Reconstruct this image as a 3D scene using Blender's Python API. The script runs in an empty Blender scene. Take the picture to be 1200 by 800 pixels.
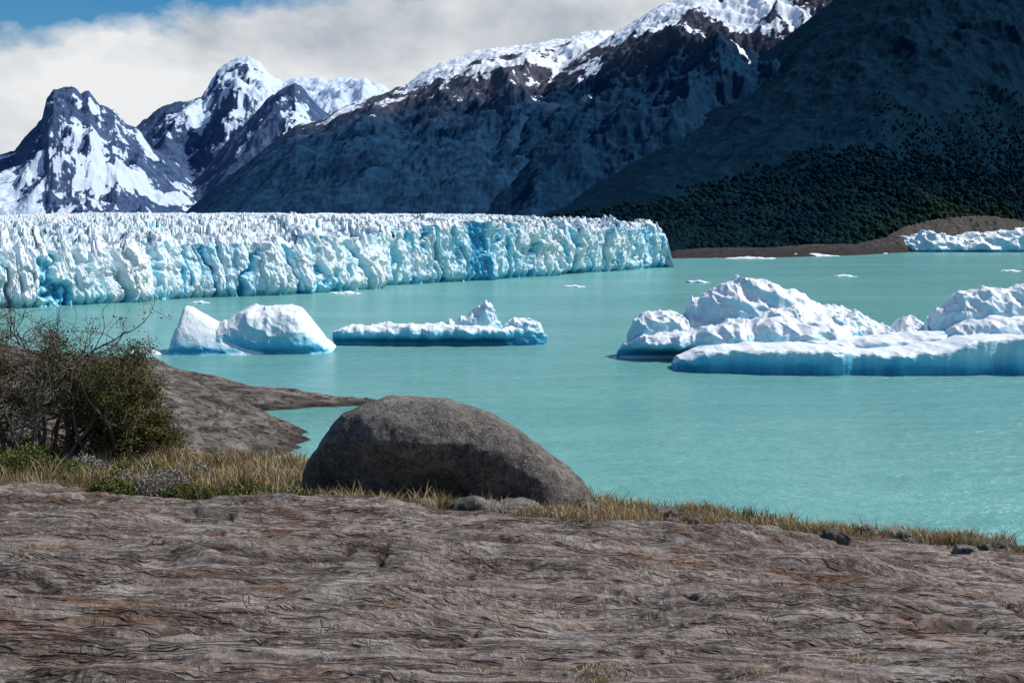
import bpy, math, numpy as np
from mathutils import Vector
rng = np.random.default_rng(7)
S = bpy.context.scene
S.view_settings.view_transform='Standard'
S.view_settings.look='None'
S.view_settings.exposure=0
CAMH=12.0; F=1448.0; TH=math.atan(130/F)
def site(px,py,Y):
    """world point at northing Y for a surveyed bearing/elevation (image measurements)"""
    px=np.asarray(px,float); py=np.asarray(py,float)
    a=(px-600)/F; b=(400-py)/F
    t=Y/(math.cos(TH)+b*math.sin(TH))
    return a*t, CAMH+t*(b*math.cos(TH)-math.sin(TH))
def wl(px,py):
    """point on the lake surface"""
    a=(px-600)/F; b=(400-py)/F
    t=CAMH/(math.sin(TH)-b*math.cos(TH))
    return a*t, t*(math.cos(TH)+b*math.sin(TH))
# ------------------------------------------------------------ noise
_perm=np.random.default_rng(3).permutation(256).astype(np.int64)
_perm=np.concatenate([_perm,_perm,_perm])
_g=np.random.default_rng(4).normal(size=(256,3)); _g/=np.linalg.norm(_g,axis=1)[:,None]
_r=np.random.default_rng(5).random(4096)
def hsh(i,j=0,k=0):
    i=np.asarray(i).astype(np.int64); j=np.asarray(j).astype(np.int64)
    return _r[(i*1619+j*31337+k*6971+((i*j)&1023)*7)%4096]
def perlin(x,y,z=0.0):
    x=np.asarray(x,float); y=np.asarray(y,float)
    z=np.asarray(z,float); x,y,z=np.broadcast_arrays(x,y,z)
    xi=np.floor(x).astype(np.int64); yi=np.floor(y).astype(np.int64); zi=np.floor(z).astype(np.int64)
    xf=x-xi; yf=y-yi; zf=z-zi
    u=xf*xf*xf*(xf*(xf*6-15)+10); v=yf*yf*yf*(yf*(yf*6-15)+10); w=zf*zf*zf*(zf*(zf*6-15)+10)
    def gr(dx,dy,dz):
        h=_perm[_perm[_perm[(xi+dx)&255]+((yi+dy)&255)]+((zi+dz)&255)]
        g=_g[h]
        return g[...,0]*(xf-dx)+g[...,1]*(yf-dy)+g[...,2]*(zf-dz)
    l=lambda a,b,t:a+(b-a)*t
    r=l(l(l(gr(0,0,0),gr(1,0,0),u),l(gr(0,1,0),gr(1,1,0),u),v),
        l(l(gr(0,0,1),gr(1,0,1),u),l(gr(0,1,1),gr(1,1,1),u),v),w)
    return r*1.5
def fbm(x,y,z=0.0,o=5,g=0.5):
    r=0;a=1;f=1;n=0
    for i in range(o):
        r=r+a*perlin(x*f+i*17.3,y*f+i*9.1,z*f+i*5.7); n+=a; a*=g; f*=2.03
    return r/n*1.5
def ridged(x,y,z=0.0,o=5,g=0.5):
    r=0;a=1;f=1;n=0
    for i in range(o):
        v=1-np.abs(perlin(x*f+i*17.3,y*f+i*9.1,z*f+i*5.7))*1.6
        r=r+a*v*np.abs(v); n+=a; a*=g; f*=2.03
    return r/n
def worley(x,y,k=0):
    xi=np.floor(x).astype(np.int64); yi=np.floor(y).astype(np.int64)
    f1=np.full(x.shape,9.);f2=np.full(x.shape,9.);cv=np.zeros(x.shape)
    for a in (-1,0,1):
        for b in (-1,0,1):
            cx=xi+a;cy=yi+b
            d=np.hypot(cx+.15+.7*hsh(cx,cy,k+1)-x,cy+.15+.7*hsh(cx,cy,k+2)-y)
            m=d<f1
            f2=np.where(m,f1,np.minimum(f2,d)); cv=np.where(m,hsh(cx,cy,k+3),cv); f1=np.where(m,d,f1)
    return f1,f2,cv
def ss(a,b,x):
    t=np.clip((x-a)/(b-a),0,1); return t*t*(3-2*t)
# ------------------------------------------------------------ mesh helpers
def mesh_obj(name,V,Fc,mat,attrs=None,smooth=True,parent=None):
    V=np.asarray(V,np.float32).reshape(-1,3)
    groups=Fc if isinstance(Fc,list) else [Fc]
    me=bpy.data.meshes.new(name)
    me.vertices.add(len(V)); me.vertices.foreach_set('co',V.ravel())
    idx=np.concatenate([g.ravel() for g in groups]).astype(np.int32)
    tot=np.concatenate([np.full(len(g),g.shape[1]) for g in groups]).astype(np.int32)
    st=np.concatenate([[0],np.cumsum(tot)[:-1]]).astype(np.int32)
    me.loops.add(len(idx)); me.loops.foreach_set('vertex_index',idx)
    me.polygons.add(len(tot)); me.polygons.foreach_set('loop_start',st)
    me.polygons.foreach_set('use_smooth',np.full(len(tot),smooth))
    me.update(calc_edges=True); me.validate()
    for k,a in (attrs or {}).items():
        at=me.attributes.new(k,'FLOAT','POINT'); at.data.foreach_set('value',np.asarray(a,np.float32).ravel())
    me.materials.append(mat)
    ob=bpy.data.objects.new(name,me); S.collection.objects.link(ob)
    if parent: ob.parent=parent
    return ob
def gridF(n,m,off=0,flip=False):
    i,j=np.meshgrid(np.arange(n-1),np.arange(m-1),indexing='ij')
    a=(i*m+j).ravel()+off
    f=np.stack([a,a+m,a+m+1,a+1],1)
    return f[:,::-1] if flip else f
# ------------------------------------------------------------ node helper
class NT:
    def __init__(s,name):
        s.m=bpy.data.materials.new(name); s.m.use_nodes=True
        s.t=s.m.node_tree; s.b=s.t.nodes['Principled BSDF']
    def n(s,typ,ins=None,**kw):
        nd=s.t.nodes.new('ShaderNode'+typ)
        for k,v in kw.items(): setattr(nd,k,v)
        for k,v in (ins or {}).items(): s.set(nd.inputs[k],v)
        return nd
    def set(s,sock,v):
        if hasattr(v,'is_output'): s.t.links.new(v,sock)
        else:
            if isinstance(v,(tuple,list)) and len(v)==3 and sock.type=='RGBA': v=(*v,1)
            sock.default_value=v
    def math(s,op,a,b=0.0,c=0.0,clamp=False):
        nd=s.n('Math',operation=op,use_clamp=clamp)
        for i,v in enumerate((a,b,c)): s.set(nd.inputs[i],v)
        return nd.outputs[0]
    def pos(s): return s.n('NewGeometry').outputs['Position']
    def vscale(s,v,sc,rot=(0,0,0)):
        return s.n('Mapping',{'Vector':v,'Scale':sc,'Rotation':rot}).outputs[0]
    def noise(s,v,scale=1,detail=5,rough=.5,dist=0):
        return s.n('TexNoise',{'Vector':v,'Scale':scale,'Detail':detail,'Roughness':rough,'Distortion':dist}).outputs[0]
    def mix(s,f,a,b):
        nd=s.n('Mix',data_type='RGBA'); s.set(nd.inputs[0],f); s.set(nd.inputs[6],a); s.set(nd.inputs[7],b)
        return nd.outputs[2]
    def mr(s,v,a,b,c=0.0,d=1.0):
        return s.n('MapRange',{'Value':v,'From Min':a,'From Max':b,'To Min':c,'To Max':d}).outputs[0]
    def line(s,v,wd):
        return s.mr(s.math('ABSOLUTE',s.math('SUBTRACT',v,.5)),0,wd,1,0)
    def attr(s,name): return s.n('Attribute',attribute_name=name).outputs['Fac']
    def bump(s,h,dist,st=1.0,nrm=None):
        ins={'Height':h,'Distance':dist,'Strength':st}
        if nrm is not None: ins['Normal']=nrm
        return s.n('Bump',ins).outputs[0]
    def out(s,**kw):
        for k,v in kw.items(): s.set(s.b.inputs[k.replace('_',' ')],v)
        return s.m
# ------------------------------------------------------------ camera, light, world
cam=bpy.data.cameras.new('Camera'); co=bpy.data.objects.new('Camera',cam); S.collection.objects.link(co)
co.location=(0,0,CAMH); co.rotation_euler=(math.pi/2-TH,0,0)
cam.lens=36*F/1200; cam.clip_end=30000; cam.clip_start=0.1; S.camera=co
EL=math.radians(50); AZ=math.radians(70)   # sun to the right, slightly beyond
sd=Vector((math.sin(AZ)*math.cos(EL),math.cos(AZ)*math.cos(EL),math.sin(EL)))
sl=bpy.data.lights.new('sun','SUN'); sl.energy=5.0; sl.angle=math.radians(.5); sl.color=(1,.96,.9)
so=bpy.data.objects.new('sun',sl); S.collection.objects.link(so); so.rotation_euler=sd.to_track_quat('Z','Y').to_euler(); so.location=(50,0,80)
w=bpy.data.worlds.new('World'); S.world=w; w.use_nodes=True; t=w.node_tree; t.nodes.clear()
W=NT.__new__(NT); W.t=t
sky=W.n('TexSky',sky_type='NISHITA',sun_disc=False,sun_elevation=EL,sun_rotation=AZ,ozone_density=3.0,dust_density=.3)
hs=W.n('HueSaturation',{'Saturation':1.55,'Value':.9,'Color':sky.outputs[0]})
bg1=W.n('Background',{'Color':hs.outputs[0],'Strength':.10})
tc=W.n('TexCoord').outputs['Generated']
sx=W.n('SeparateXYZ',{0:tc})
n1=W.noise(W.vscale(tc,(3,3,5)),3.2,6,.58,.1)
n2=W.noise(W.vscale(tc,(2,2,3.4)),3.0,6,.56,.15)
e=W.math('SUBTRACT',sx.outputs[2],W.math('MULTIPLY',W.math('ADD',sx.outputs[0],.38),.19))
e=W.math('ADD',e,W.math('MULTIPLY',W.math('SUBTRACT',n1,.5),.08))
m=W.mr(e,.129,.145,1,0)
hi=W.mr(n1,.52,.68,0,.7)
hi=W.math('MULTIPLY',hi,W.mr(sx.outputs[2],.2,.3))
m=W.math('MAXIMUM',m,hi)
ramp=W.n('ValToRGB',{0:n2}); cr=ramp.color_ramp
cr.elements[0].position=.38; cr.elements[0].color=(.48,.53,.59,1)
cr.elements[1].position=.60; cr.elements[1].color=(.90,.91,.92,1)
low=W.mr(sx.outputs[2],.03,.14,1,0)
cc=W.mix(W.math('MULTIPLY',low,.4),ramp.outputs[0],(.84,.87,.90,1))
bg2=W.n('Background',{'Color':cc,'Strength':.95})
mx=W.n('MixShader',{0:m,1:bg1.outputs[0],2:bg2.outputs[0]})
wo=W.n('OutputWorld'); t.links.new(mx.outputs[0],wo.inputs[0])
# ------------------------------------------------------------ materials
def mat_ice(name,use_attr):
    N=NT(name); p=N.pos(); g=N.n('NewGeometry')
    nz=N.n('SeparateXYZ',{0:g.outputs['Normal']}).outputs[2]
    pz=N.n('SeparateXYZ',{0:p}).outputs[2]
    if use_attr:
        f=N.math('ADD',N.attr('blue'),N.math('MULTIPLY',N.math('SUBTRACT',N.noise(N.vscale(p,(1,1,.3)),.5,6,.65),.5),1.0),clamp=True)
    else:
        n=N.noise(N.vscale(p,(.6,.6,1.6)),.4,5,.6)
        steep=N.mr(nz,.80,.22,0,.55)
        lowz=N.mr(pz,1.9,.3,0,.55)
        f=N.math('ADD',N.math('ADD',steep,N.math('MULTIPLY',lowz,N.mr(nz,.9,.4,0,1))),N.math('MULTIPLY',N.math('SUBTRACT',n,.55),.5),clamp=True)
    r=N.n('ValToRGB',{0:f}).outputs[0]; cr=r.node.color_ramp
    cr.elements[0].position=0; cr.elements[0].color=(.78,.82,.85,1)
    cr.elements[1].position=1; cr.elements[1].color=(.03,.30,.52,1)
    for ps,c in ((.3,(.60,.77,.84,1)),(.6,(.26,.63,.77,1)),(.82,(.09,.47,.70,1))):
        q=cr.elements.new(ps); q.color=c
    b=N.bump(N.noise(p,1.2 if use_attr else 1.6,6,.62),.35 if use_attr else .13)
    return N.out(Base_Color=r,Roughness=.45,Normal=b,Specular_IOR_Level=.3)
M_berg=mat_ice('iceberg_ice',False); M_gl=mat_ice('glacier_ice',True)
def mat_mtn(name,lowc,rockc,rock2,treeline,band,snowc=(.80,.84,.90),ns=.01,bd=.06):
    N=NT(name); p=N.pos(); pz=N.n('SeparateXYZ',{0:p}).outputs[2]
    n=N.noise(p,ns,5,.62); nf=N.noise(p,ns*5,6,.65)
    z=N.math('ADD',pz,N.math('MULTIPLY',N.math('SUBTRACT',n,.5),band*1.8))
    tl=N.mr(z,treeline-band*.4,treeline+band*.4)
    rock=N.mix(N.mr(nf,.38,.62),rockc,rock2)
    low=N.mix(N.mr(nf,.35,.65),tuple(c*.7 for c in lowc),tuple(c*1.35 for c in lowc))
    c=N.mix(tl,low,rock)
    sf=N.math('ADD',N.attr('snow'),N.math('MULTIPLY',N.math('SUBTRACT',nf,.5),.9))
    sf=N.mr(sf,.47,.53)
    c=N.mix(sf,c,snowc)
    b=N.bump(N.noise(p,ns*7,7,.72),1.0/ns*bd*.8)
    return N.out(Base_Color=c,Roughness=1.0,Normal=b,Specular_IOR_Level=0.0)
M_A=mat_mtn('far_peak_rock_snow_haze',(.035,.075,.16),(.038,.075,.16),(.08,.125,.22),60,40,(.56,.67,.81),.006,.05)  # blue aerial haze is mixed into the rock and snow colours
M_B=mat_mtn('ridge_rock_snow_haze',(.013,.042,.088),(.05,.06,.09),(.11,.105,.13),240,110,(.74,.79,.86),.01,.03)  # bluish tint of distance haze painted into these colours
M_C=mat_mtn('ridge_forest_rock_snow_haze',(.0075,.029,.062),(.035,.045,.075),(.085,.083,.105),265,90,(.74,.79,.86),.012,.03)  # forest and rock tones carry painted blue haze
M_D=mat_mtn('forested_slope_shade_haze',(.0042,.018,.034),(.012,.02,.04),(.02,.03,.05),900,80,(.7,.8,.9),.02,.03)  # dark navy forest colour has cloud shade and haze painted in
M_S=mat_mtn('shore_rock',(.045,.042,.042),(.055,.050,.047),(.115,.105,.097),5,9,(.7,.8,.9),.15,.12)
# water
N=NT('glacial_lake_water'); p=N.pos()
big=N.noise(N.vscale(p,(.6,2.2,1)),.012,5,.6)
str_=N.noise(N.vscale(p,(.25,1.6,1)),.35,4,.6)
base=N.mix(N.mr(big,.35,.65),(.125,.34,.315,1),(.18,.43,.39,1))
base=N.mix(N.mr(str_,.38,.7,0,.35),base,(.085,.28,.27,1))
h1=N.noise(N.vscale(p,(.5,1.0,1),(0,0,.25)),1.3,5,.65)
h2=N.noise(N.vscale(p,(.35,.9,1),(0,0,-.2)),.30,3,.5)
hh=N.math('ADD',N.math('MULTIPLY',h1,.5),h2)
M_W=N.out(Base_Color=base,Roughness=.2,IOR=1.33,Specular_IOR_Level=.36,Normal=N.bump(hh,.75,1.0))
# foreground rock
N=NT('striated_bedrock'); p=N.pos()
pf=N.vscale(p,(1,1,.15))
wv=N.n('TexNoise',{'Vector':pf,'Scale':.35,'Detail':2}).outputs[1]
pw_=N.n('VectorMath',{0:pf,1:N.n('VectorMath',{0:wv,'Scale':.5},operation='SCALE').outputs[0]},operation='ADD').outputs[0]
q=N.vscale(pw_,(.45,2.8,2.8),(0,0,.05))
a1=N.noise(q,1.8,6,.70,.1)
a2=N.noise(N.vscale(pw_,(.40,2.6,2.6),(0,0,.05)),6,7,.76)
a3=N.noise(p,.7,4,.6); a4=N.noise(p,26,5,.78); a5=N.noise(N.vscale(pf,(.8,1.4,1)),3.2,6,.7)
l1=N.line(N.noise(N.vscale(pw_,(.20,2.5,2.5),(0,0,.05)),1.5,5,.60),.017)
l2=N.line(N.noise(N.vscale(pw_,(.26,2.4,2.4),(0,0,.09)),4.2,4,.62),.028)
l4=N.line(N.noise(N.vscale(pw_,(.22,2.6,2.6),(0,0,.02)),2.4,5,.62),.015)
l3=N.line(N.noise(N.vscale(pw_,(1.0,.7,.7),(0,0,.7)),1.2,4,.6),.004)
gate=N.mr(N.noise(pf,.9,3,.5),.40,.56)
lines=N.math('MAXIMUM',N.math('MAXIMUM',l1,N.math('MULTIPLY',l4,.85)),N.math('MULTIPLY',N.math('MAXIMUM',N.math('MULTIPLY',l2,.65),N.math('MULTIPLY',l3,.6)),gate))
c=N.mix(N.mr(a1,.38,.62),(.165,.131,.114),(.40,.345,.31))
c=N.mix(N.mr(a2,.42,.56,.65,0),c,(.09,.068,.058))
c=N.mix(N.mr(a5,.52,.64,0,.55),c,(.47,.43,.40))
c=N.mix(N.mr(a5,.46,.36,0,.45),c,(.12,.088,.072))
c=N.mix(N.mr(a4,.52,.66,0,.6),c,(.54,.50,.46))
c=N.mix(N.mr(a4,.44,.34,0,.6),c,(.08,.062,.053))
ck=N.math('MAXIMUM',N.attr('crack'),N.math('MULTIPLY',lines,.88))
rust=N.math('MULTIPLY',N.mr(N.noise(pf,.8,5,.65),.48,.57),N.mr(N.noise(q,2.3,5,.7),.5,.58))
c=N.mix(N.math('MULTIPLY',rust,.55,clamp=True),c,(.22,.10,.045))
c=N.mix(N.math('MULTIPLY',ck,.86),c,(.045,.028,.02))
soil=N.attr('soil')
c=N.mix(soil,c,N.mix(N.mr(a4,.35,.65),(.07,.052,.035),(.20,.15,.095)))
hb=N.math('ADD',N.math('ADD',N.math('MULTIPLY',a2,.6),N.math('ADD',N.math('MULTIPLY',a4,.5),a5)),N.math('MULTIPLY',lines,-.6))
b=N.bump(hb,.045,1.0)
M_R=N.out(Base_Color=c,Roughness=.9,Normal=b,Specular_IOR_Level=.1)
# promontory rock
N=NT('promontory_rock'); p=N.pos()
a1=N.noise(N.vscale(p,(.5,1,3),(0,.35,0)),.8,7,.68,.5); a2=N.noise(p,4,6,.7)
c=N.mix(N.mr(a1,.38,.62),(.075,.062,.055),(.28,.245,.22))
c=N.mix(N.mr(a2,.5,.7,0,.5),c,(.16,.14,.11))
c=N.mix(N.line(N.noise(N.vscale(p,(.3,1,3),(0,.35,0)),.7,4,.6),.03),c,(.03,.025,.022))
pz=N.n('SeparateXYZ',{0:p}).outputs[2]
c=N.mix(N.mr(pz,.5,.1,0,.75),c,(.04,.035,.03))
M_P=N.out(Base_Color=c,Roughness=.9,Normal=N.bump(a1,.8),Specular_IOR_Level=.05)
# boulder
N=NT('granite'); p=N.pos()
a1=N.noise(p,1.3,6,.65); a2=N.noise(p,13,6,.78); a3=N.noise(p,60,3,.6)
c=N.mix(N.mr(a1,.38,.62),(.13,.117,.104),(.32,.293,.266))
c=N.mix(N.mr(a2,.40,.54,.85,0),c,(.045,.04,.036))
c=N.mix(N.mr(a3,.55,.66,0,.7),c,(.50,.48,.45))
c=N.mix(N.mr(N.noise(p,4,5,.7),.56,.64,0,.5),c,(.38,.34,.27))
c=N.mix(N.mr(N.noise(N.vscale(p,(2,2,.5)),1.6,5,.7),.52,.64,0,.65),c,(.05,.045,.043))
M_B2=N.out(Base_Color=c,Roughness=.88,Normal=N.bump(N.math('ADD',a2,N.math('MULTIPLY',a3,.3)),.08),Specular_IOR_Level=.2)
def mat_var(name,c1,c2,c3,rough=.75,sp=.15):
    N=NT(name); v=N.attr('var')
    r=N.n('ValToRGB',{0:v}); cr=r.color_ramp
    cr.elements[0].color=(*c1,1); cr.elements[1].color=(*c3,1); q=cr.elements.new(.5); q.color=(*c2,1)
    return N.out(Base_Color=r.outputs[0],Roughness=rough,Specular_IOR_Level=sp)
M_grass=mat_var('dry_grass',(.10,.105,.03),(.32,.235,.11),(.62,.48,.28))
M_green=mat_var('cushion_leaves',(.03,.045,.012),(.085,.11,.025),(.18,.18,.06))
M_grey=mat_var('grey_twigs',(.10,.09,.075),(.20,.185,.165),(.35,.33,.30))
M_leaf=mat_var('beech_leaves',(.026,.03,.009),(.068,.07,.02),(.20,.16,.05))
M_bark=mat_var('bark',(.05,.04,.033),(.11,.095,.08),(.24,.21,.19))
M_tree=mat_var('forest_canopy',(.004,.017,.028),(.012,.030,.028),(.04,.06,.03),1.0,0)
# ------------------------------------------------------------ lake
mesh_obj('lake_water',[(-15000,15,0),(15000,15,0),(15000,15000,0),(-15000,15000,0)],np.array([[0,1,2,3]]),M_W)
# ------------------------------------------------------------ mountains
def rng_mtn(name,prof,Yc,Yf,mat,p0,p1,nu,nv,spur,snow,amp=.16,jag=.012,z0=-15,pw=1.0,seed=0):
    px=np.linspace(p0,p1,nu); P=np.array(prof,float)
    py=np.interp(px,P[:,0],P[:,1])
    yc=np.interp(px,*np.array(Yc,float).T) if isinstance(Yc,list) else np.full(nu,float(Yc))
    yf=np.interp(px,*np.array(Yf,float).T) if isinstance(Yf,list) else np.full(nu,float(Yf))
    _,zc=site(px,py,yc)
    v=np.concatenate([np.linspace(0,1,nv),1+np.linspace(0.03,.5,nv//5)])
    U,V=np.meshgrid(px,v,indexing='ij')
    Y=yf[:,None]+(yc-yf)[:,None]*V
    X=(U-600)/F*Y/ math.cos(TH)
    H=np.maximum(zc-z0,1)[:,None]
    sh=np.where(V<=1,np.abs(V)**pw,1-(V-1)*1.8)
    Z=z0+H*sh
    Hm=(zc.max()-z0)
    n=ridged(X/spur+seed,Y/(spur*2.2)+seed*3.1,0,7,.52)-.35
    n2=fbm(X/(spur*.5)+9+seed,Y/(spur*.5),0,6,.55)
    env=np.where(V<=1,np.sin(np.pi*np.clip(V,0,1))**.7,0)
    hh=np.clip(H/Hm,0,1)
    Z=Z+Hm*amp*hh*env*(n*1.2+.5*n2)+Hm*jag*hh*(fbm(X/(spur*.12),Y/(spur*.12),seed,5,.6))
    dzv=np.gradient(Z,axis=1)/np.gradient(Y,axis=1); dzu=np.gradient(Z,axis=0)/np.gradient(X,axis=0)
    nz=1/np.sqrt(1+dzv**2+dzu**2)
    sn=snow(U,Z,nz,X,Y,n,dzu,V)
    return mesh_obj(name,np.stack([X,Y,Z],-1),gridF(nu,len(v)),mat,{'snow':sn}),X,Y,Z
rng_mtn('snowy_mountain',[(100,250),(150,160),(178,140),(200,124),(225,118),(243,114),(262,86),(275,76),(285,70),(297,67),(310,74),(322,88),(335,97),(350,93),(380,92),(420,94),(450,103),(500,125),(560,180),(620,250)],
  6000,3800,M_A,100,640,420,200,700,lambda U,Z,nz,X,Y,n,du,V:.26+(Z-330)/900+.5*fbm(X/300,Y/300,3,5)-.14*du+.55*ss(310,380,U)+.25*(n),amp=.26,jag=.035,seed=2)
rng_mtn('snowy_mountain',[(-150,190),(-60,200),(0,186),(25,178),(38,160),(58,140),(64,116),(72,106),(95,103),(104,112),(113,108),(125,124),(142,130),(155,148),(170,156),(185,175),(215,195),(250,225),(300,250)],
  4400,2300,M_A,-150,300,420,220,420,lambda U,Z,nz,X,Y,n,du,V:.25-(Z-230)/1800+.65*fbm(X/170,Y/220,5,5)-.16*du+.75*ss(80,-20,U)*ss(.8,.45,V)-.45*ss(.82,.97,V)*ss(40,75,U)+.2*n,amp=.24,jag=.03,seed=5)
rng_mtn('snowy_mountain',[(200,240),(240,205),(270,168),(300,138),(318,118),(333,108),(350,97),(362,106),(375,124),(390,135),(420,150),(470,190),(520,240)],
  4000,2200,M_A,200,520,300,200,380,lambda U,Z,nz,X,Y,n,du,V:.36+.55*fbm(X/150,Y/300,8,5)-.12*du-.3*ss(.75,.95,V)+.1*n,amp=.2,jag=.03,seed=9)
def snB(U,Z,nz,X,Y,n,du,V):
    return .68+(Z-345)/240+.75*fbm(X/110,Y/130,1,5)-.10*du-.25*n
rng_mtn('mountain_ridge',[(205,262),(225,245),(260,215),(300,186),(350,148),(385,138),(400,128),(440,114),(480,98),(500,84),(520,72),(560,60),(600,54),(625,52),(660,48),(680,40),(700,36),(715,36),(725,42),(800,60),(900,100)],
  3000,1150,M_B,205,880,620,300,330,snB,amp=.14,jag=.018,seed=12)
def snC(U,Z,nz,X,Y,n,du,V):
    return .66+(Z-345)/210+.8*fbm(X/55+Y/500,Y/260,1,5)-.10*du-.25*n
rng_mtn('mountain_ridge',[(450,270),(500,225),(540,180),(570,160),(600,138),(622,108),(650,84),(675,66),(700,52),(730,32),(760,14),(800,-6),(900,-40),(1000,-60),(1200,-90)],
  2400,950,M_C,450,1150,600,300,260,snC,amp=.14,jag=.016,seed=20)
Df=[(560,640),(780,600),(1000,690),(1100,800),(1250,1000),(1500,1200)]
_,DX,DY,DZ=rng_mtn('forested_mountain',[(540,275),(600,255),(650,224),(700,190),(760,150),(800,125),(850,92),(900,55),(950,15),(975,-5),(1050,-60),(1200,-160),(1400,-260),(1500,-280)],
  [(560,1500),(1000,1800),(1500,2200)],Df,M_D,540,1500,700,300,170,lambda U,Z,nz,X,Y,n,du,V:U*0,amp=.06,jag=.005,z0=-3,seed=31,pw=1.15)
_,SX,SY,SZ=rng_mtn('rocky_shore',[(760,306),(775,300),(790,293),(820,291),(850,290),(900,290),(950,286),(1000,286),(1035,278),(1055,266),(1090,258),(1130,253),(1160,254),(1200,260),(1300,254),(1500,255)],
  [(760,590),(1000,660),(1100,800),(1300,980),(1500,1100)],[(760,505),(900,530),(1000,590),(1060,680),(1200,860),(1500,960)],M_S,760,1500,900,80,34,lambda U,Z,nz,X,Y,n,du,V:U*0,amp=.25,jag=.09,z0=-2,seed=40,pw=.7)
# forest on the lower slope
phi=(1+5**.5)/2
ico=np.array([(-1,phi,0),(1,phi,0),(-1,-phi,0),(1,-phi,0),(0,-1,phi),(0,1,phi),(0,-1,-phi),(0,1,-phi),(phi,0,-1),(phi,0,1),(-phi,0,-1),(-phi,0,1)],float); ico/=np.linalg.norm(ico[0])
icoF=np.array([(0,11,5),(0,5,1),(0,1,7),(0,7,10),(0,10,11),(1,5,9),(5,11,4),(11,10,2),(10,7,6),(7,1,8),(3,9,4),(3,4,2),(3,2,6),(3,6,8),(3,8,9),(4,9,5),(2,4,11),(6,2,10),(8,6,7),(9,8,1)])
NTREE=62000
iu=rng.integers(60,640,NTREE); iv=(rng.random(NTREE)**1.25*190).astype(int)+2
c=np.stack([DX[iu,iv],DY[iu,iv],DZ[iu,iv]],1)+rng.normal(size=(NTREE,3))*np.array([2.5,4,.2])
pxT=c[:,0]/c[:,1]*F+600
lim=np.interp(pxT,[600,780,900,1000,1100,1250],[16,30,56,85,120,160])*(1+.5*fbm(c[:,0]/60,c[:,1]/60,5,3))*rng.uniform(.3,1.15,NTREE)
c=c[c[:,2]<lim]; NTREE=len(c); pxT=c[:,0]/c[:,1]*F+600
sz=rng.uniform(.9,2.2,NTREE)*(1-.35*ss(40,100,c[:,2]))
vv=ico[None]*sz[:,None,None]*rng.uniform(.6,1.4,(NTREE,12,1))*np.array([1,1,1.2])+c[:,None]+np.array([0,0,.5])
ff=(icoF[None]+12*np.arange(NTREE)[:,None,None]).reshape(-1,3)
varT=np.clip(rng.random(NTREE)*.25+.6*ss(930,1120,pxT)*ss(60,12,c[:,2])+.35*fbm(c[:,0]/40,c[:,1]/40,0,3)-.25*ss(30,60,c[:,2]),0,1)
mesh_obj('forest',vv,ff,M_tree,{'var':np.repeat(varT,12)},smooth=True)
# ------------------------------------------------------------ glacier
fp=np.array([(-300,378),(-100,368),(0,362),(100,358),(220,350),(330,346),(400,342),(480,333),(560,329),(620,325),(700,319),(783,313)],float)
NS=2300; NW=54; NTT=280
pxs=np.linspace(-300,783,NS); pys=np.interp(pxs,fp[:,0],fp[:,1])
k=np.ones(61)/61; pys=np.convolve(np.pad(pys,30,mode='edge'),k,'valid')
fx,fy=np.array([wl(a,b) for a,b in zip(pxs,pys)]).T
dx=np.gradient(fx); dy=np.gradient(fy); L=np.cumsum(np.hypot(dx,dy)); tl=np.hypot(dx,dy)
nx=dy/tl; ny=-dx/tl      # outward (towards the lake)
bx=np.interp(pxs,[-300,783],[-700,-25]); by=np.full(NS,1150.)
right=ss(330,560,pxs); R_=right[:,None]
def cells(q):
    i=np.floor(q); return i,q-i
q1=L/6.5+.8*fbm(L/15,0,3,3); i1,f1=cells(q1)
q2=L/2.3+.8*fbm(L/5,0,9,3); i2,f2=cells(q2)
ja=.75+.4*right
Hs=9.4+3.8*right+1.6*fbm(L/25,0,0,3)+ja*(1.6*(hsh(i1,3)-.5)+1.2*(hsh(i2,5)-.5)-1.3*ss(.16,.0,np.minimum(f2,1-f2))*hsh(i2,8)-1.0*ss(.1,0,np.minimum(f1,1-f1))+.7*fbm(L/1.2,0,4,3))
f=np.linspace(0,1,NW)[None]; LL=L[:,None]
zz=-.6+(Hs[:,None]+.6)*f
tiltL=.02*zz*np.sign(fbm(LL/30,0,6,2))
Q1=LL/6.5+.8*fbm(LL/15,zz/30,3,3)+.3*fbm(LL/6,zz/4,5,3)+tiltL; I1=np.floor(Q1);F1=Q1-I1
Q2=LL/2.3+.8*fbm(LL/5,zz/12,9,3)+.3*fbm(LL/3,zz/3,15,3); I2=np.floor(Q2);F2=Q2-I2
J1=np.floor(zz/5.5+3*hsh(I1,11)+.4*fbm(LL/3,zz/4,2,3)); J2=np.floor(zz/2.6+3*hsh(I2,17)+.4*fbm(LL/2,zz/2,8,3))
off=2.6*(hsh(I1,21)-.5)+1.5*(hsh(I1,J1)-.5)+1.2*(hsh(I2,23)-.5)+.9*(hsh(I2,J2+50)-.5)
crk1=ss(.13,0,np.minimum(F1,1-F1)); crk2=ss(.16,0,np.minimum(F2,1-F2))
off=off*(1-.25*(1-R_))-2.4*crk1-1.0*crk2*hsh(I2,31)
off=off+3.4*fbm(LL/22,zz/40,1,3)+1.4*fbm(LL/3,zz/5,6,5,.62)
lean=(3.2*(1-right)+.6)[:,None]
off=off-f**1.6*lean-1.2*np.exp(-(zz/.9)**2)
WX=fx[:,None]+nx[:,None]*off; WY=fy[:,None]+ny[:,None]*off
blue=.21+.16*R_+(.50*crk1+.28*crk2)*(.7+.3*R_)-.05*(off+f**1.6*lean)+.6*(.5+.6*R_)*ss(.12,.45,fbm(LL/18,zz/30,11,4))+.32*ss(2.5,0,zz)-.14*f+.24*(hsh(I1,J1+7)-.5)
V1=np.stack([WX,WY,zz],-1)
tt=(np.arange(1,NTT+1)/NTT)**2.1; T=tt[None]
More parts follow.
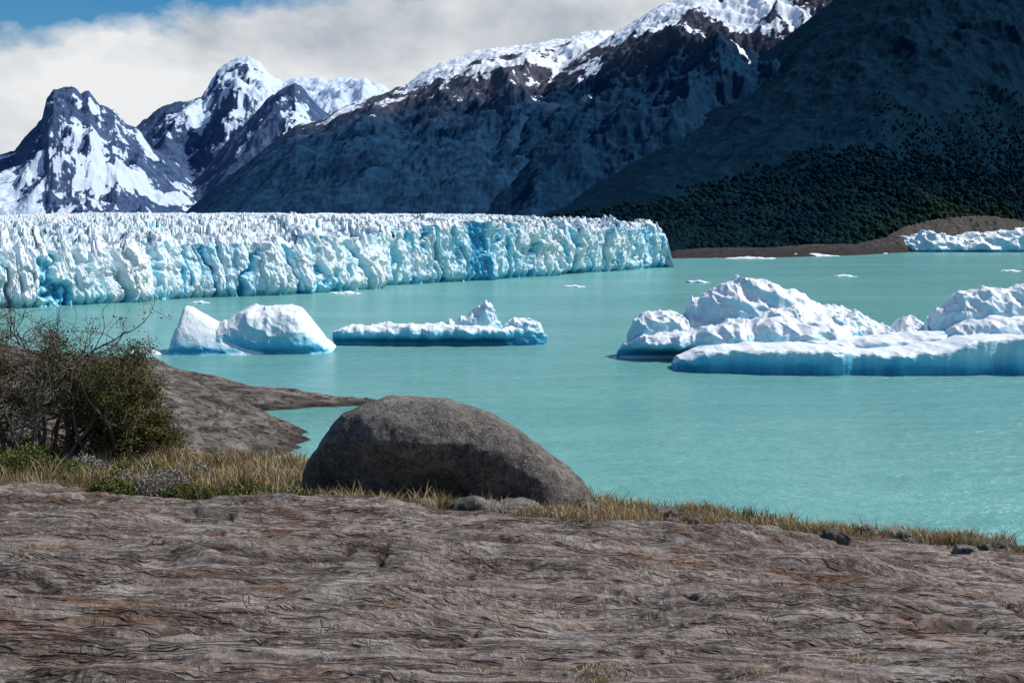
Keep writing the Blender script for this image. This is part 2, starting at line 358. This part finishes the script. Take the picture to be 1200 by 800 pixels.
TX=WX[:,-1:]*(1-T)+bx[:,None]*T; TY=WY[:,-1:]*(1-T)+by[:,None]*T
zend=np.interp(pxs,[-300,200,783],[20,27,26])[:,None]
dist=T*(by-fy)[:,None]
Tz=Hs[:,None]*(1-T)+T*zend+(3.2*(1-R_)*(1-np.exp(-dist/30)))*(1-T)
wx=TX+3*fbm(TX/18,TY/18,2,3); wy=TY+3*fbm(TX/18,TY/18,12,3)
a1,a2,cv=worley(wx/5.5,wy/6.5); b1,b2_,cw=worley(wx/2.4,wy/3,40)
gap=ss(.16,0,a2-a1); gap2=ss(.18,0,b2_-b1)
damp=ss(0,.004,T)
Tz=Tz+damp*(.72*(2.8*(cv-.45)-2.4*gap+1.3*(cw-.5)-.8*gap2+.7*(.5-a1))+1.3*fbm(TX/45,TY/70,0,3))
b2=.13+.5*gap+.3*gap2-.3*(cv-.5)+.2*fbm(TX/60,TY/60,3,3)
V2=np.stack([TX,TY,Tz],-1)
V=np.concatenate([V1,V2],1); B=np.concatenate([blue,b2],1)
side=V[-1:].copy(); s2=side.copy(); s2[...,2]=-1; s2[...,0]+=2.5
V=np.concatenate([V,s2],0); B=np.concatenate([B,B[-1:]],0)
mesh_obj('glacier',V,gridF(V.shape[0],V.shape[1]),M_gl,{'blue':np.clip(B,0,1)})
# ------------------------------------------------------------ lofted forms (bergs / boulder)
def loft(prof,Yc,wf,wb,zb,NX,NP,nf,nb,amp,sc,under=0,seed=0,taper=.5,lean=0,pxz=True,crease=0,uz=.15,uw=.45,out=0,fac=0,fs=1.5):
    P=np.array(prof,float)
    if pxz: xs,zs=site(P[:,0],P[:,1],Yc)
    else: xs,zs=P.T
    u=(1-np.cos(np.linspace(0,np.pi,NX)))/2*.55+np.linspace(0,1,NX)*.45
    x=xs[0]+(xs[-1]-xs[0])*u; zt=np.maximum(np.interp(x,xs,zs),zb+.01)
    w_=(1-np.abs(2*u-1)**2.6)**taper
    w_=w_*(1+out*fbm(x/sc*.8+seed,0*x,seed,4))
    ph=np.linspace(0,np.pi,NP); c=np.cos(ph); s_=np.sin(ph)
    n=np.where(c>0,nf,nb); W0=np.where(c>0,wf,wb)
    yy=-np.sign(c)*np.abs(c)**n*W0; zz=s_**n
    X=np.repeat(x[:,None],NP,1); Y=Yc+yy[None]*w_[:,None]; Z=zb+(zt-zb)[:,None]*zz[None]
    Y=Y+lean*(Z-zb)
    dX=fbm(X/sc+seed,Y/sc,Z/sc,5,.5); dY=fbm(X/sc+seed+31,Y/sc+7,Z/sc,5,.5); dZ=fbm(X/sc+seed+63,Y/sc+3,Z/sc,5,.5)
    rr=ridged(X/sc*.9+seed,Y/sc*.9,Z/sc*1.2,4,.45)-.4
    X2=X+amp*dX; Y2=Y+amp*1.3*dY; Z2=Z+amp*.6*dZ*np.clip(zz[None]+.2,0,1)+crease*rr*np.clip(zz[None],0,1)
    if fac:   # scalloped hollows separated by sharp aretes
        wz=np.clip(zz[None],0,1)
        e1,_,h1_=worley((X+.4*Z)/fs+.3*dX+seed,(Y+.3*X)/fs*.8+.3*dY,seed)
        e3,_,h3_=worley((X-.3*Z)/(fs*.42)+.2*dX+seed,(Y*.9)/(fs*.42),seed+9)
        Z2=Z2+wz*fac*((e1-.42)*1.1+(h1_-.5)*.5+.35*(e3-.4))
        e2,_,h2_=worley((X+.2*Y)/fs+.3*dX,(Z+.35*X)/(fs*.7)+.3*dZ,seed+5)
        Y2=Y2-fac*.8*((e2-.42)+(h2_-.5)*.5)*np.where(c>0,1,-1)[None]
    if under:
        k_=1-under*np.exp(-((Z2-uz)/uw)**2)
        Y2=Yc+(Y2-Yc)*k_
    return np.stack([X2,Y2,Z2],-1)
def multi(name,pieces,mat):
    Vs=[];Fs=[];o=0
    for V in pieces:
        Vs.append(V.reshape(-1,3)); Fs.append(gridF(V.shape[0],V.shape[1],o,flip=False)); o+=V.shape[0]*V.shape[1]
    return mesh_obj(name,np.concatenate(Vs),np.concatenate(Fs),mat)
multi('iceberg',[
   loft([(195,417),(200,402),(204,385),(208,364),(211,360),(217,361),(226,367),(240,374),(260,384),(280,395),(305,408),(320,418)],120.6,2.2,3.6,-.5,260,120,1.15,.7,.10,2.6,.1,seed=1,crease=.06,lean=.45,taper=.25,fac=.16,fs=2.2),
   loft([(200,412),(206,392),(213,376),(226,370),(246,378),(258,379),(270,374),(283,364),(296,358),(308,360),(322,358),(338,360),(350,363),(359,372),(370,386),(382,400),(393,409)],123,3.8,4.2,-.7,320,150,.72,.6,.14,2.6,.12,seed=6,crease=.12,lean=.15,taper=.22,out=.12,fac=.35,fs=1.9),
   loft([(146,418),(153,411),(170,408),(188,410),(204,414)],120.5,1.6,1.6,-.5,50,30,.8,.8,.2,1.5,.1,seed=4,fac=.2)],M_berg)
multi('iceberg',[loft([(391,398),(393,388),(405,383),(425,381),(445,384),(470,380),(500,381),(520,380),(560,382),(600,383),(625,385),(640,393)],131,3.0,3.2,-.6,260,90,.34,.5,.3,2.2,.6,seed=11,crease=.2,uz=.1,uw=.6,out=.5,fac=.35,fs=1.4),
   loft([(512,390),(526,373),(534,378),(545,371),(558,362),(568,353),(576,357),(582,374),(590,384)],131.5,1.5,1.9,0,160,80,1.0,.8,.25,1.5,.0,seed=17,crease=.35,fac=.5,fs=1.1),
   loft([(584,390),(592,379),(603,371),(620,374),(634,382),(640,395)],131,1.8,1.8,0,90,60,.8,.7,.25,1.5,.0,seed=19,crease=.3,fac=.4,fs=1.1),
   loft([(422,392),(436,381),(455,378),(480,383),(498,390)],131.5,1.5,1.5,0,90,60,.8,.7,.25,1.5,.0,seed=20,crease=.3,fac=.3,fs=1.0)],M_berg)
multi('iceberg',[
   loft([(722,409),(728,402),(742,397),(752,392),(775,388),(800,384),(830,378),(870,370),(905,366),(930,370),(955,374),(985,378),(1018,381),(1045,385),(1090,392),(1150,405)],117,6.4,6,-.8,420,170,.5,.6,.4,3.0,.78,seed=23,crease=.3,uz=.25,uw=.7,out=.35,fac=.5,fs=1.9),
   loft([(736,394),(742,378),(752,368),(775,364),(796,367),(806,378),(822,394)],118,2.6,3,.8,140,90,.7,.6,.3,1.8,0,seed=24,crease=.3,fac=.5,fs=1.5),
   loft([(790,390),(803,368),(812,350),(830,344),(848,333),(866,327),(880,326),(905,333),(930,342),(950,350),(962,358),(985,364),(1010,372),(1030,388)],118.5,4.8,4,.8,280,140,1.1,.6,.3,2.4,0,seed=26,crease=.35,fac=.8,fs=2.1),
   loft([(845,392),(870,372),(900,360),(930,360),(965,368),(1000,378),(1040,392)],116,4.0,3,.8,220,100,.8,.6,.3,2.2,0,seed=28,crease=.25,fac=.6,fs=1.7),
   loft([(950,388),(975,368),(1000,366),(1018,374),(1032,382),(1045,386),(1056,376),(1070,373),(1084,380),(1096,394)],115.5,2.2,2.6,.8,200,90,.8,.6,.3,1.6,0,seed=27,crease=.3,fac=.5,fs=1.3),
   loft([(788,424),(794,416),(812,411),(840,407),(870,405),(900,402),(950,404),(1000,406),(1050,405),(1090,401),(1120,393),(1160,390),(1200,390),(1260,392),(1330,398)],107.5,5.4,6,-.9,440,150,.15,.6,.3,3.4,.16,seed=29,crease=.12,uz=.1,uw=.35,out=.26,taper=.35,fac=.28,fs=2.2),
   loft([(1080,398),(1093,378),(1106,361),(1122,347),(1150,340),(1178,341),(1200,334),(1230,336),(1260,350),(1300,392)],113,3.6,4,-.3,220,120,.8,.6,.35,2.2,.1,seed=37,crease=.3,fac=.7,fs=1.8),
   loft([(1100,402),(1115,384),(1140,374),(1175,372),(1210,374),(1250,380),(1290,400)],109,3,3,0,150,70,.6,.6,.25,2,.1,seed=39,crease=.2,fac=.4,fs=1.6),
   loft([(925,410),(945,400),(1000,396),(1060,392),(1100,388),(1130,394),(1140,408)],110.5,3.4,3,0,150,70,.28,.6,.3,2.4,.1,seed=39,crease=.12,fac=.25,fs=1.6)],M_berg)
multi('iceberg',[loft([(1038,296),(1042,283),(1060,279),(1075,276),(1085,272),(1100,274),(1120,279),(1150,275),(1180,272),(1200,270),(1230,274),(1260,294)],700,16,16,-2,260,70,.8,.7,3,9,.1,seed=43,crease=2.5,fac=2.5,fs=8)],M_berg)
bits=[]
for (a,b,wd,hp) in [(235,355,24,3),(405,344,40,2.5),(672,336,28,2.5),(990,324,30,2.5),(818,331,30,3),(1185,318,26,2.5),(880,303,60,2),(950,300,70,3),(1010,297,60,4)]:
    x0,Y0=wl(a,b)
    ww=wd/F*Y0/2; h_=hp/F*Y0
    bits.append(loft([(x0-ww,0),(x0-ww*.7,h_*.6),(x0-ww*.2,h_*.7),(x0+.1*ww,h_),(x0+ww*.5,h_*.4),(x0+ww,0)],Y0,ww*.5,ww*.5,-.3,36,18,.7,.7,ww*.12,ww*.4,0,seed=a,pxz=False))
multi('ice_fragments',bits,M_berg)
# ------------------------------------------------------------ promontory
xx=np.linspace(-70,-6,520); yy=np.linspace(48,98,420)
X,Y=np.meshgrid(xx,yy,indexing='ij')
rz=np.interp(xx,[-70,-40,-30,-24.5,-21.5,-19.5,-17.2,-15,-13,-11.7,-9],[7,6.3,5.6,4.5,3.9,3.6,2.6,1.5,.6,.0,-1.2])[:,None]
hump=rz-.045*np.abs(Y-70)**1.75*np.where(Y>70,1.0,.45)
sw=np.interp(xx,[-70,-26,-18,-12,-9.3,-8],[9,6,3.5,1.8,.8,.2])[:,None]; szz=np.interp(xx,[-70,-26,-19,-14,-9.3,-8.4],[5,3.0,1.3,.7,.35,-.5])[:,None]
spit=szz-(np.abs(Y-85)/sw)**2*.9
Z=np.maximum(hump,spit); Z=np.maximum(Z,-2.0)
Z=Z+.35*fbm(X/5,Y/3,0,6,.55)+.40*(ridged(X/7,Y/1.8+X*.05,0,5,.6)-.5)
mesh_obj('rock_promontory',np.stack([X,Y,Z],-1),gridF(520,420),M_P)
# ------------------------------------------------------------ foreground bedrock
def edge(x): 
    return np.interp(x,[-20,-6,-3,-2.2,-.4,.8,3,12],[20,18,17,16.4,15.2,13.6,13.2,12.8])
def bandw(x):
    return np.interp(x,[-20,-3.4,-2,-.4,.9,1.6,4,12],[5.2,4.2,3.9,3.0,1.6,.75,.5,.4])
def ground0(x,y):
    d=1.6+.107*y+(.06*x+.004*x*x)*np.clip(y/13,0,1.2)
    e=edge(x)+.25*fbm(x*.9,0,2,3)
    over=np.maximum(y-e,0)
    return CAMH-d-.75*over-.25*np.minimum(over,2)**2*.5
def gmicro(x,y):
    u=x*math.cos(.05)+y*math.sin(.05); v=-x*math.sin(.05)+y*math.cos(.05)
    wv=.35*fbm(x*.3,y*.3,4,3)
    q=fbm(u*.16,(v+wv)*1.2,0,5,.52)*8
    fr=q-np.floor(q); te=np.floor(q)+ss(.0,.22,fr)
    rock=.028*te+.014*q
    c1=np.abs(perlin(u*.28+3,(v+wv)*2.2,5)+.12*perlin(u*3,v*6,2)); c2=np.abs(perlin(u*.5+13,(v+wv*1.1)*4.8,9)+.15*perlin(u*5,v*9,2))
    gate=ss(-.3,.1,fbm(x*.6,y*.8,21,3)); g1=ss(-.45,-.05,fbm(x*.5,y*.9,33,3))
    cr=ss(.045,.0,c1)*g1+.7*ss(.055,0,c2)*gate
    st=ss(.0,.06,fr)*ss(.22,.10,fr)
    z=rock-.042*np.clip(cr,0,1)+.020*fbm(u*2.6,v*6,1,5,.68)+.05*fbm(x*.5,y*.7,2,3)
    return z,np.clip(.9*cr+.35*st,0,1)
def soilmask(x,y):
    e=edge(x); d=e-y
    return ss(.35,-.25,(d-bandw(x))+.5*fbm(x*1.1,y*1.6,8,4))
nxg,nyg=1100,900
g=np.linspace(0,1,nyg); yv=2.2*(24/2.2)**g
uu=np.linspace(-1,1,nxg)
Y=np.repeat(yv[None],nxg,0); X=uu[:,None]*(3.0+.56*yv)[None]
zm,ck=gmicro(X,Y); sm=soilmask(X,Y)
Z=ground0(X,Y)+zm*(1-.6*sm)+sm*(.06*fbm(X*2,Y*2,3,4)+.03)
mesh_obj('bedrock_ground',np.stack([X,Y,Z],-1),gridF(nxg,nyg),M_R,{'crack':ck*(1-sm),'soil':sm})
def gz(x,y):
    zm,_=gmicro(x,y); s_=soilmask(x,y)
    return ground0(x,y)+zm*(1-.6*s_)+s_*(.06*fbm(x*2,y*2,3,4)+.03)
# ------------------------------------------------------------ boulder
bp=[(357,600),(358,560),(362,540),(372,517),(386,499),(405,484),(428,474),(455,469),(490,467),(520,470),(550,477),(580,489),(610,506),(640,530),(665,552),(685,572),(698,590),(704,610)]
Vb=loft(bp,14.0,1.0,1.0,8.35,260,160,.80,.8,.08,.8,0,seed=51,taper=.42,crease=.04)
fr_=np.clip((14.0-Vb[...,1])/1.0,0,1)
Vb[...,1]+=fr_*(np.clip((9.7-Vb[...,2])/.9,0,1))*.95*ss(1.0,-1.0,Vb[...,0])
Vb[...,2]+=.05*fbm(Vb[...,0]*1.2,Vb[...,1]*1.2,Vb[...,2],3)
mesh_obj('boulder',Vb,gridF(Vb.shape[0],Vb.shape[1]),M_B2)
# ledge stones
st=[]
for i in range(60):
    if i<26:
        x=rng.uniform(-1.6,.9); y=rng.uniform(12.2,13.0)
    else:
        x=rng.uniform(.8,5.5); y=float(edge(x))-rng.uniform(.2,.8)
    r=rng.uniform(.05,.13)*(1.9 if i<10 else 1); z=float(gz(np.array(x),np.array(y)))
    h=r*rng.uniform(.45,.9)
    st.append(loft([(x-r*1.3,z),(x-r*.9,z+h*.8),(x,z+h),(x+r*.8,z+h*.7),(x+r*1.3,z)],y,r,r,z-.05,26,20,.5,.6,r*.3,r*1.2,0,seed=i*3,pxz=False))
multi('ledge_stones',st,M_B2)
# ------------------------------------------------------------ grass
def blades(xy,h,lean,wd):
    n=len(h); x,y=xy.T; z=gz(x,y)-.01
    az=rng.uniform(0,2*np.pi,n); fa=rng.uniform(0,np.pi,n)
    b=np.stack([x,y,z],1); wv=np.stack([np.cos(fa),np.sin(fa)*.5,0*fa],1)*wd[:,None]
    ld=np.stack([np.cos(az),np.sin(az),0*az],1)*(lean*h)[:,None]
    up=np.array([0,0,1.])*h[:,None]
    m=b+up*.55+ld*.35; tp=b+up*.95+ld
    V=np.stack([b-wv,b+wv,m+wv*.7,m-wv*.7,tp],1)
    o=5*np.arange(n)[:,None]
    return V,[(o+np.array([0,1,2,3])),(o+np.array([3,2,4]))]
pts=[];tone=[];hts=[]
def tuft(x,y,n,r,h,tn):
    p=np.array([x,y])+rng.normal(size=(n,2))*r
    pts.append(p); hts.append(rng.uniform(.4,1.1,n)*h); tone.append(np.clip(rng.normal(tn,.16,n),0,1))
for i in range(4400):
    x=rng.uniform(-8.5,8.5); e_=float(edge(x)); wdt=float(bandw(x))
    y=e_-rng.uniform(-.1,1.02)*wdt
    if -2.3<x<1.0 and 13.15<y<15: continue
    dn=float(fbm(np.array(x*.8),np.array(y*.9),13,3)); clump=float(fbm(np.array(x*1.7),np.array(3.3),1,3))
    if dn<-.15 and rng.random()<.55: continue
    if x>1 and rng.random()<.45-1.2*clump: continue
    tn=.75 if dn<.2 else .28
    h=rng.uniform(.07,.24)*(1.0 if x<-.5 else .75)
    if rng.random()<.1: h*=1.5
    tuft(x,y,int(rng.uniform(14,38)),rng.uniform(.03,.09),h,tn+rng.normal()*.12)
for i in range(26):   # tufts rooted in cracks of the slab
    x=rng.uniform(-3.2,3.6);y=rng.uniform(6.0,8.0)
    tuft(x,y,int(rng.uniform(8,26)),.045,.035,.8)
def gpt(a,b_,Yg=14.0):
    for _ in range(30):
        x_,z_=site(a,b_,Yg); Yg+=(float(z_)-float(gz(np.array(float(x_)),np.array(Yg))))*2.0; Yg=min(max(Yg,4.5),17.5)
    return float(x_),Yg
for (a,b_) in [(690,788),(705,795),(1003,783),(1012,778),(50,640),(30,655),(880,788),(1150,765),(720,797)]:
    x_,Yg=gpt(a,b_,6.5)
    tuft(x_,Yg,130,.06,.04,.85)
P_=np.concatenate(pts);H_=np.concatenate(hts);T_=np.concatenate(tone)
Vg,Fg=blades(P_,H_,rng.uniform(.1,.9,len(H_)),np.full(len(H_),.0035)+H_*.01)
mesh_obj('dry_grass',Vg,[Fg[0],Fg[1]],M_grass,{'var':np.repeat(T_,5)},smooth=False)
# ------------------------------------------------------------ leaf cards
def leaves(c,size,flat=0.0):
    n=len(c); a=rng.normal(size=(n,3)); a[:,2]*=(1-flat); a/=np.linalg.norm(a,axis=1)[:,None]
    b=rng.normal(size=(n,3)); b[:,2]*=(1-flat); b-=a*(a*b).sum(1)[:,None]; b/=np.linalg.norm(b,axis=1)[:,None]
    s_=size[:,None]
    V=np.stack([c-a*s_,c+b*s_*.6,c+a*s_,c-b*s_*.6],1)
    return V,(4*np.arange(n)[:,None]+np.arange(4))
def cushion(name,items,mat,sz=.014):
    C=[];T=[]
    for (x,y,rx,ry,rz_,n) in items:
        d=rng.normal(size=(n,3)); d/=np.linalg.norm(d,axis=1)[:,None]; d[:,2]=np.abs(d[:,2])
        rad=rng.uniform(.6,1,n)**.6*(1+.55*fbm(d[:,0]*2.2+x,d[:,1]*2.2+y,d[:,2]*2.2,4))
        z0=float(gz(np.array(x),np.array(y)))-.03
        C.append(np.array([x,y,z0])+d*rad[:,None]*np.array([rx,ry,rz_]))
        T.append(np.clip(.25+.35*d[:,2]*rad+.25*rng.normal(size=n)*.6+.1,0,1))
    C=np.concatenate(C);T=np.concatenate(T)
    V,Fc=leaves(C,rng.uniform(.6,1.4,len(C))*sz)
    return mesh_obj(name,V,Fc,mat,{'var':np.repeat(T,4)},smooth=False)
it=[]
for (a,b_,r,h) in [(215,584,.30,.18),(262,588,.34,.20),(300,582,.26,.15),(345,584,.26,.14),(372,588,.18,.10),(130,576,.26,.16),(160,560,.35,.22),(740,610,.20,.11),(765,616,.18,.10),(795,615,.12,.07),(1030,638,.15,.08),(1133,653,.17,.08),(410,590,.16,.08),(90,560,.4,.2),(30,545,.4,.25),(870,625,.09,.05),(1180,655,.1,.05)]:
    x,y=gpt(a,b_); it.append((x,y,r,r*.8,h,int(9000*r)+400))
cushion('cushion_shrub',it,M_green)
it=[]
for (a,b_,r,h) in [(190,575,.34,.26),(225,562,.30,.22),(150,570,.25,.2),(100,555,.3,.22),(320,570,.2,.1)]:
    x,y=gpt(a,b_); it.append((x,y,r,r*.8,h,int(7000*r)))
cushion('grey_shrub',it,M_grey,.012)
# ------------------------------------------------------------ beech bush
def tube_set():
    return {'V':[],'F':[],'T':[],'o':0}
def add_tube(ts,p,r):
    p=np.array(p);n=len(p);k=5
    d=np.gradient(p,axis=0); d/=np.linalg.norm(d,axis=1)[:,None]+1e-9
    a=np.cross(d,[.3,.9,.1]); a/=np.linalg.norm(a,axis=1)[:,None]+1e-9; b=np.cross(d,a)
    an=np.arange(k)*2*np.pi/k
    V=p[:,None]+np.array(r)[:,None,None]*(a[:,None]*np.cos(an)[None,:,None]+b[:,None]*np.sin(an)[None,:,None])
    i,j=np.meshgrid(np.arange(n-1),np.arange(k),indexing='ij')
    q=np.stack([i*k+j,i*k+(j+1)%k,(i+1)*k+(j+1)%k,(i+1)*k+j],-1).reshape(-1,4)+ts['o']
    ts['V'].append(V.reshape(-1,3)); ts['F'].append(q); ts['T'].append(np.full(n*k,rng.uniform(.1,.9))); ts['o']+=n*k
def grow(ts,tips,p,d,l,r,lev,up=.15,wig=.35):
    n=6; pts_=[np.array(p,float)]; d=np.array(d,float)
    for i in range(n):
        d=d+rng.normal(size=3)*wig*.5; d[2]+=up*.3; d/=np.linalg.norm(d)
        pts_.append(pts_[-1]+d*l/n)
    add_tube(ts,pts_,np.linspace(r,r*.5,n+1))
    if lev<=1:
        tips.append((np.array(pts_),d,lev))
    if lev>0:
        for k_ in range(rng.integers(3,6)):
            i=rng.integers(2,n+1); nd=d*.6+rng.normal(size=3)*.65; nd[2]+=.1
            nd/=np.linalg.norm(nd)
            grow(ts,tips,pts_[i],nd,l*rng.uniform(.5,.75),r*.5,lev-1,up,wig)
def bush(name,stems,leafprob,nl,zcut,spread=.06):
    e=bpy.data.objects.new(name,None); S.collection.objects.link(e)
    ts=tube_set(); tips=[]
    for (x,y,d,l,r) in stems:
        z=float(gz(np.array(x),np.array(y)))-.05
        grow(ts,tips,(x,y,z),d,l,r,3)
    mesh_obj('branches',np.concatenate(ts['V']),np.concatenate(ts['F']),M_bark,{'var':np.concatenate(ts['T'])},parent=e)
    C=[];T=[]
    for pts_,d,lev in tips:
        zr=pts_[-1][2]; pr=leafprob*(1 if zr<zcut+.25*math.sin(pts_[-1][0]*5) else .3)
        if rng.random()>pr: continue
        m=int(nl*rng.uniform(.5,1.4)); i=rng.random(m)*(len(pts_)-1); a=i.astype(int); fr=(i-a)[:,None]
        base=pts_[a]*(1-fr)+pts_[np.minimum(a+1,len(pts_)-1)]*fr
        C.append(base+rng.normal(size=(m,3))*np.array([spread,spread,spread*.4]))
        T.append(np.clip(rng.normal(.45+.15*rng.normal(),.2,m),0,1))
    if C:
        C=np.concatenate(C);T=np.concatenate(T)
        V,Fc=leaves(C,rng.uniform(.009,.02,len(C)),.45)
        mesh_obj('foliage',V,Fc,M_leaf,{'var':np.repeat(T,4)},smooth=False,parent=e)
zt=float(site(100,400,16.3)[1])
stems=[]
for i in range(18):
    x=rng.uniform(-7.0,-5.1); y=rng.uniform(15.6,16.8)
    stems.append((x,y,(rng.normal()*.28+.04,rng.normal()*.3,1),rng.uniform(.85,1.25)*(1.15 if x<-5.7 else .8),.034))
for i in range(7):
    x=rng.uniform(-5.7,-4.95); y=rng.uniform(15.8,16.6)
    stems.append((x,y,(.7,rng.normal()*.3,.45),rng.uniform(.4,.65),.02))
bush('beech_bush',stems,.95,62,zt)
stems=[(-6.3+rng.normal()*.35,15.2+rng.normal()*.2,(rng.normal()*.25,.1,1),rng.uniform(.9,1.25),.024) for i in range(6)]
bush('dead_shrub',stems,.12,20,zt-.8)
print('OBJS',len(bpy.data.objects))
